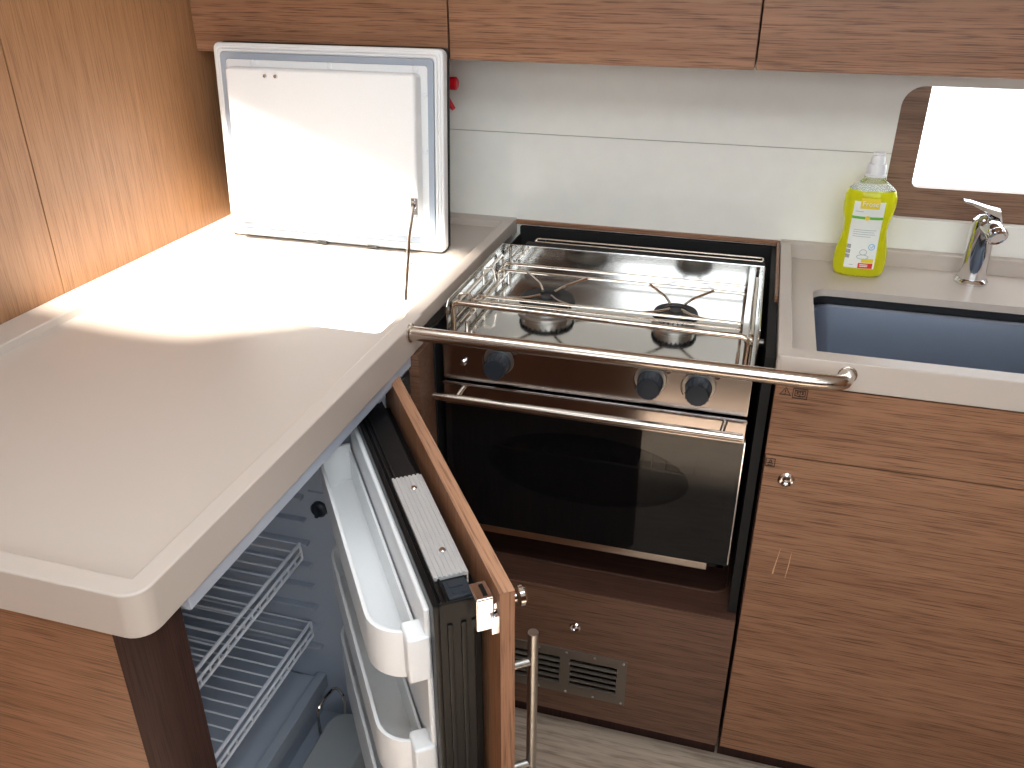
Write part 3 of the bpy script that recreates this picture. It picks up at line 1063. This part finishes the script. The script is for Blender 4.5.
# ------------------------------------------------------------------ washing-up liquid bottle
BX, BY, BZ = .201, 1.655, .8905
t = thing('dish_soap_bottle', (BX, BY, BZ), 'waisted bottle of yellow dish soap with white cap beside the sink', 'bottle')
SYB = .60
body = [(.030, .0), (.042, .003), (.0455, .010), (.0468, .028), (.0452, .048), (.0405, .068), (.0378, .085), (.0388, .100), (.0430, .118),
        (.0452, .134), (.0446, .148), (.0405, .159), (.0320, .168), (.0230, .174), (.0185, .179), (.0175, .186)]
FILL = .1605
liq = [(r * .992 if i else r, z + .0003) for i, (r, z) in enumerate(body) if z < FILL]
rf = .0392
liq += [(rf * .985, FILL), (0, FILL)]
obj('liquid', MB().lathe(liq, (BX, BY, BZ), 48, 1, SYB, power=2.3), 'liquid', t, 'yellow green soap')
sh = [(r * 1.004, z) for r, z in body if z > .1606] + [(0, .186)]
obj('bottle_shoulder', MB().lathe([(.0393, FILL + .0002)] + sh[0:], (BX, BY, BZ), 48, 1, SYB, power=2.3), 'clear', t, 'clear plastic shoulder')
mb = MB()
mb.lathe([(.0185, .184), (.0185, .187), (.0165, .188), (.0160, .203), (.0140, .206), (0, .206)], (BX, BY, BZ), 32)
obj('cap', mb, 'white', t, 'white screw cap')
mb = MB()
mb.lathe([(.0115, .205), (.0118, .215), (.0100, .219), (.0088, .221), (.0105, .2225), (.0100, .226), (0, .227)], (BX, BY, BZ), 28)
obj('nozzle', mb, 'white', t)


def front_r(z):
    for (r0, z0), (r1, z1) in zip(body, body[1:]):
        if z0 <= z <= z1:
            return r0 + (r1 - r0) * (z - z0) / (z1 - z0)
    return .04


def front_pt(x, z, lift=.0006):
    """point on the front of the bottle, x measured from its axis"""
    r = front_r(z)
    q = 2.3
    y = (max(0, 1 - abs(x / r) ** q)) ** (1 / q) * r * SYB
    return Vector((BX + x, BY - y - lift, BZ + z))


def patch(b, xs_of_z, zs, lift, nx=10):
    tt = bmesh.new()
    rows = []
    for z in zs:
        x0, x1 = xs_of_z(z)
        rows.append([tt.verts.new(front_pt(x0 + (x1 - x0) * i / nx, z, lift)) for i in range(nx + 1)])
    for A, B in zip(rows, rows[1:]):
        for i in range(nx):
            tt.faces.new((A[i], A[i + 1], B[i + 1], B[i]))
    bmesh.ops.recalc_face_normals(tt, faces=tt.faces[:])
    b._take(tt)
    return b


def span(a, b_, n):
    return [a + (b_ - a) * i / n for i in range(n + 1)]


# the label turns a little towards the right of the bottle's front
def lab_w(z):
    return (-.0285, .0240)


lab = obj('label', patch(MB(), lab_w, span(.019, .143, 18), .0006), 'label', t, 'white printed label')
obj('label_band', patch(MB(), lab_w, span(.1105, .1155, 2), .0009), 'green', lab)
mb = MB()
patch(mb, lambda z: (-.018, .0145), span(.130, .149, 5), .0009)
obj('label_badge', mb, 'label_yellow', lab)
mb = MB()
mb.text('Frosc', .0125, Matrix.Translation(front_pt(-.0018, .1355, .0022)) @ Matrix.Rotation(PI / 2, 4, 'X'))
obj('label_name', mb, 'label', lab, 'pale lettering')
mb = MB()
for i in range(14):
    if i % 5 != 4:
        patch(mb, lambda z: (-.0285, -.0215), span(.0375 + .0018 * i, .0385 + .0018 * i, 1), .0009, 3)
obj('barcode', mb, 'ink', lab)
obj('label_red_box', patch(MB(), lambda z: (-.0045, .021), span(.0195, .0295, 3), .0009), 'label_red', lab)
mb = MB()
for z in (.0265, .0235):
    patch(mb, lambda z_: (-.0015, .0125), span(z - .0008, z + .0008, 1), .0012, 4)
obj('red_box_lines', mb, 'label', lab)
mb = MB()
mb.tube([front_pt(.0140 + .0052 * math.cos(a), .060 + .0052 * math.sin(a), .001) for a in span(0, 2 * PI, 20)[:-1]], .0006, 6, closed=True)
mb.tube([front_pt(.0115, .060, .001), front_pt(.0135, .0580, .001), front_pt(.0170, .0625, .001)], .0006, 6)
obj('label_seal', mb, 'label_blue', lab)
mb = MB()
mb.turned([(.0042, 0), (.0042, .0008), (0, .0008)], front_pt(-.0025, .113, .0004), (0, -1, 0), 18)
obj('label_dot', mb, 'label_yellow', lab)
mb = MB()
patch(mb, lambda z: (.000, .021), span(.0305, .038, 3), .0008, 5)
obj('label_lemon', mb, 'label_yellow', lab)
for z, x0, x1 in ((.1245, -.025, -.011), (.090, -.022, .017), (.086, -.022, .014), (.082, -.022, .016), (.078, -.022, .009), (.025, -.020, -.013)):
    obj('label_line', patch(MB(), lambda z_: (x0, x1), span(z - .0005, z + .0005, 1), .0009, 5), 'label_grey', lab)
for cx, cz, rx, rz in ((.001, .041, .010, .004), (.001, .050, .006, .005)):
    obj('label_sketch', MB().tube([front_pt(cx + rx * math.cos(a), cz + rz * math.sin(a), .001) for a in span(0, 2 * PI, 20)[:-1]], .0006, 6, closed=True),
        'label_grey', lab)

# ------------------------------------------------------------------ overhead lockers
UZ, UY = 1.257, 1.56
for x0, x1, lab_ in ((-1.099, -.5705, 'overhead wooden locker above the open icebox lid'),
                     (-.5685, -.0295, 'overhead wooden locker above the stove, middle of the row'),
                     (-.0275, 1.0, 'overhead wooden locker above the sink and window')):
    c = thing('overhead_locker', ((x0 + x1) / 2, 1.65, UZ), lab_, 'cabinet', 'overhead lockers along the back wall')
    mb = MB()
    mb.box((x0, UY + .019, UZ + .002), (x1, 1.739, UZ + .016))
    mb.box((x0, UY + .019, UZ + .016), (x0 + .012, 1.739, CZ - .002))
    mb.box((x1 - .012, UY + .019, UZ + .016), (x1, 1.739, CZ - .002))
    obj('carcase', mb, 'wood_h', c)
    obj('door', MB().box((x0 + .0006, UY, UZ), (x1 - .0006, UY + .018, CZ - .004), .0012), 'wood_h', c)
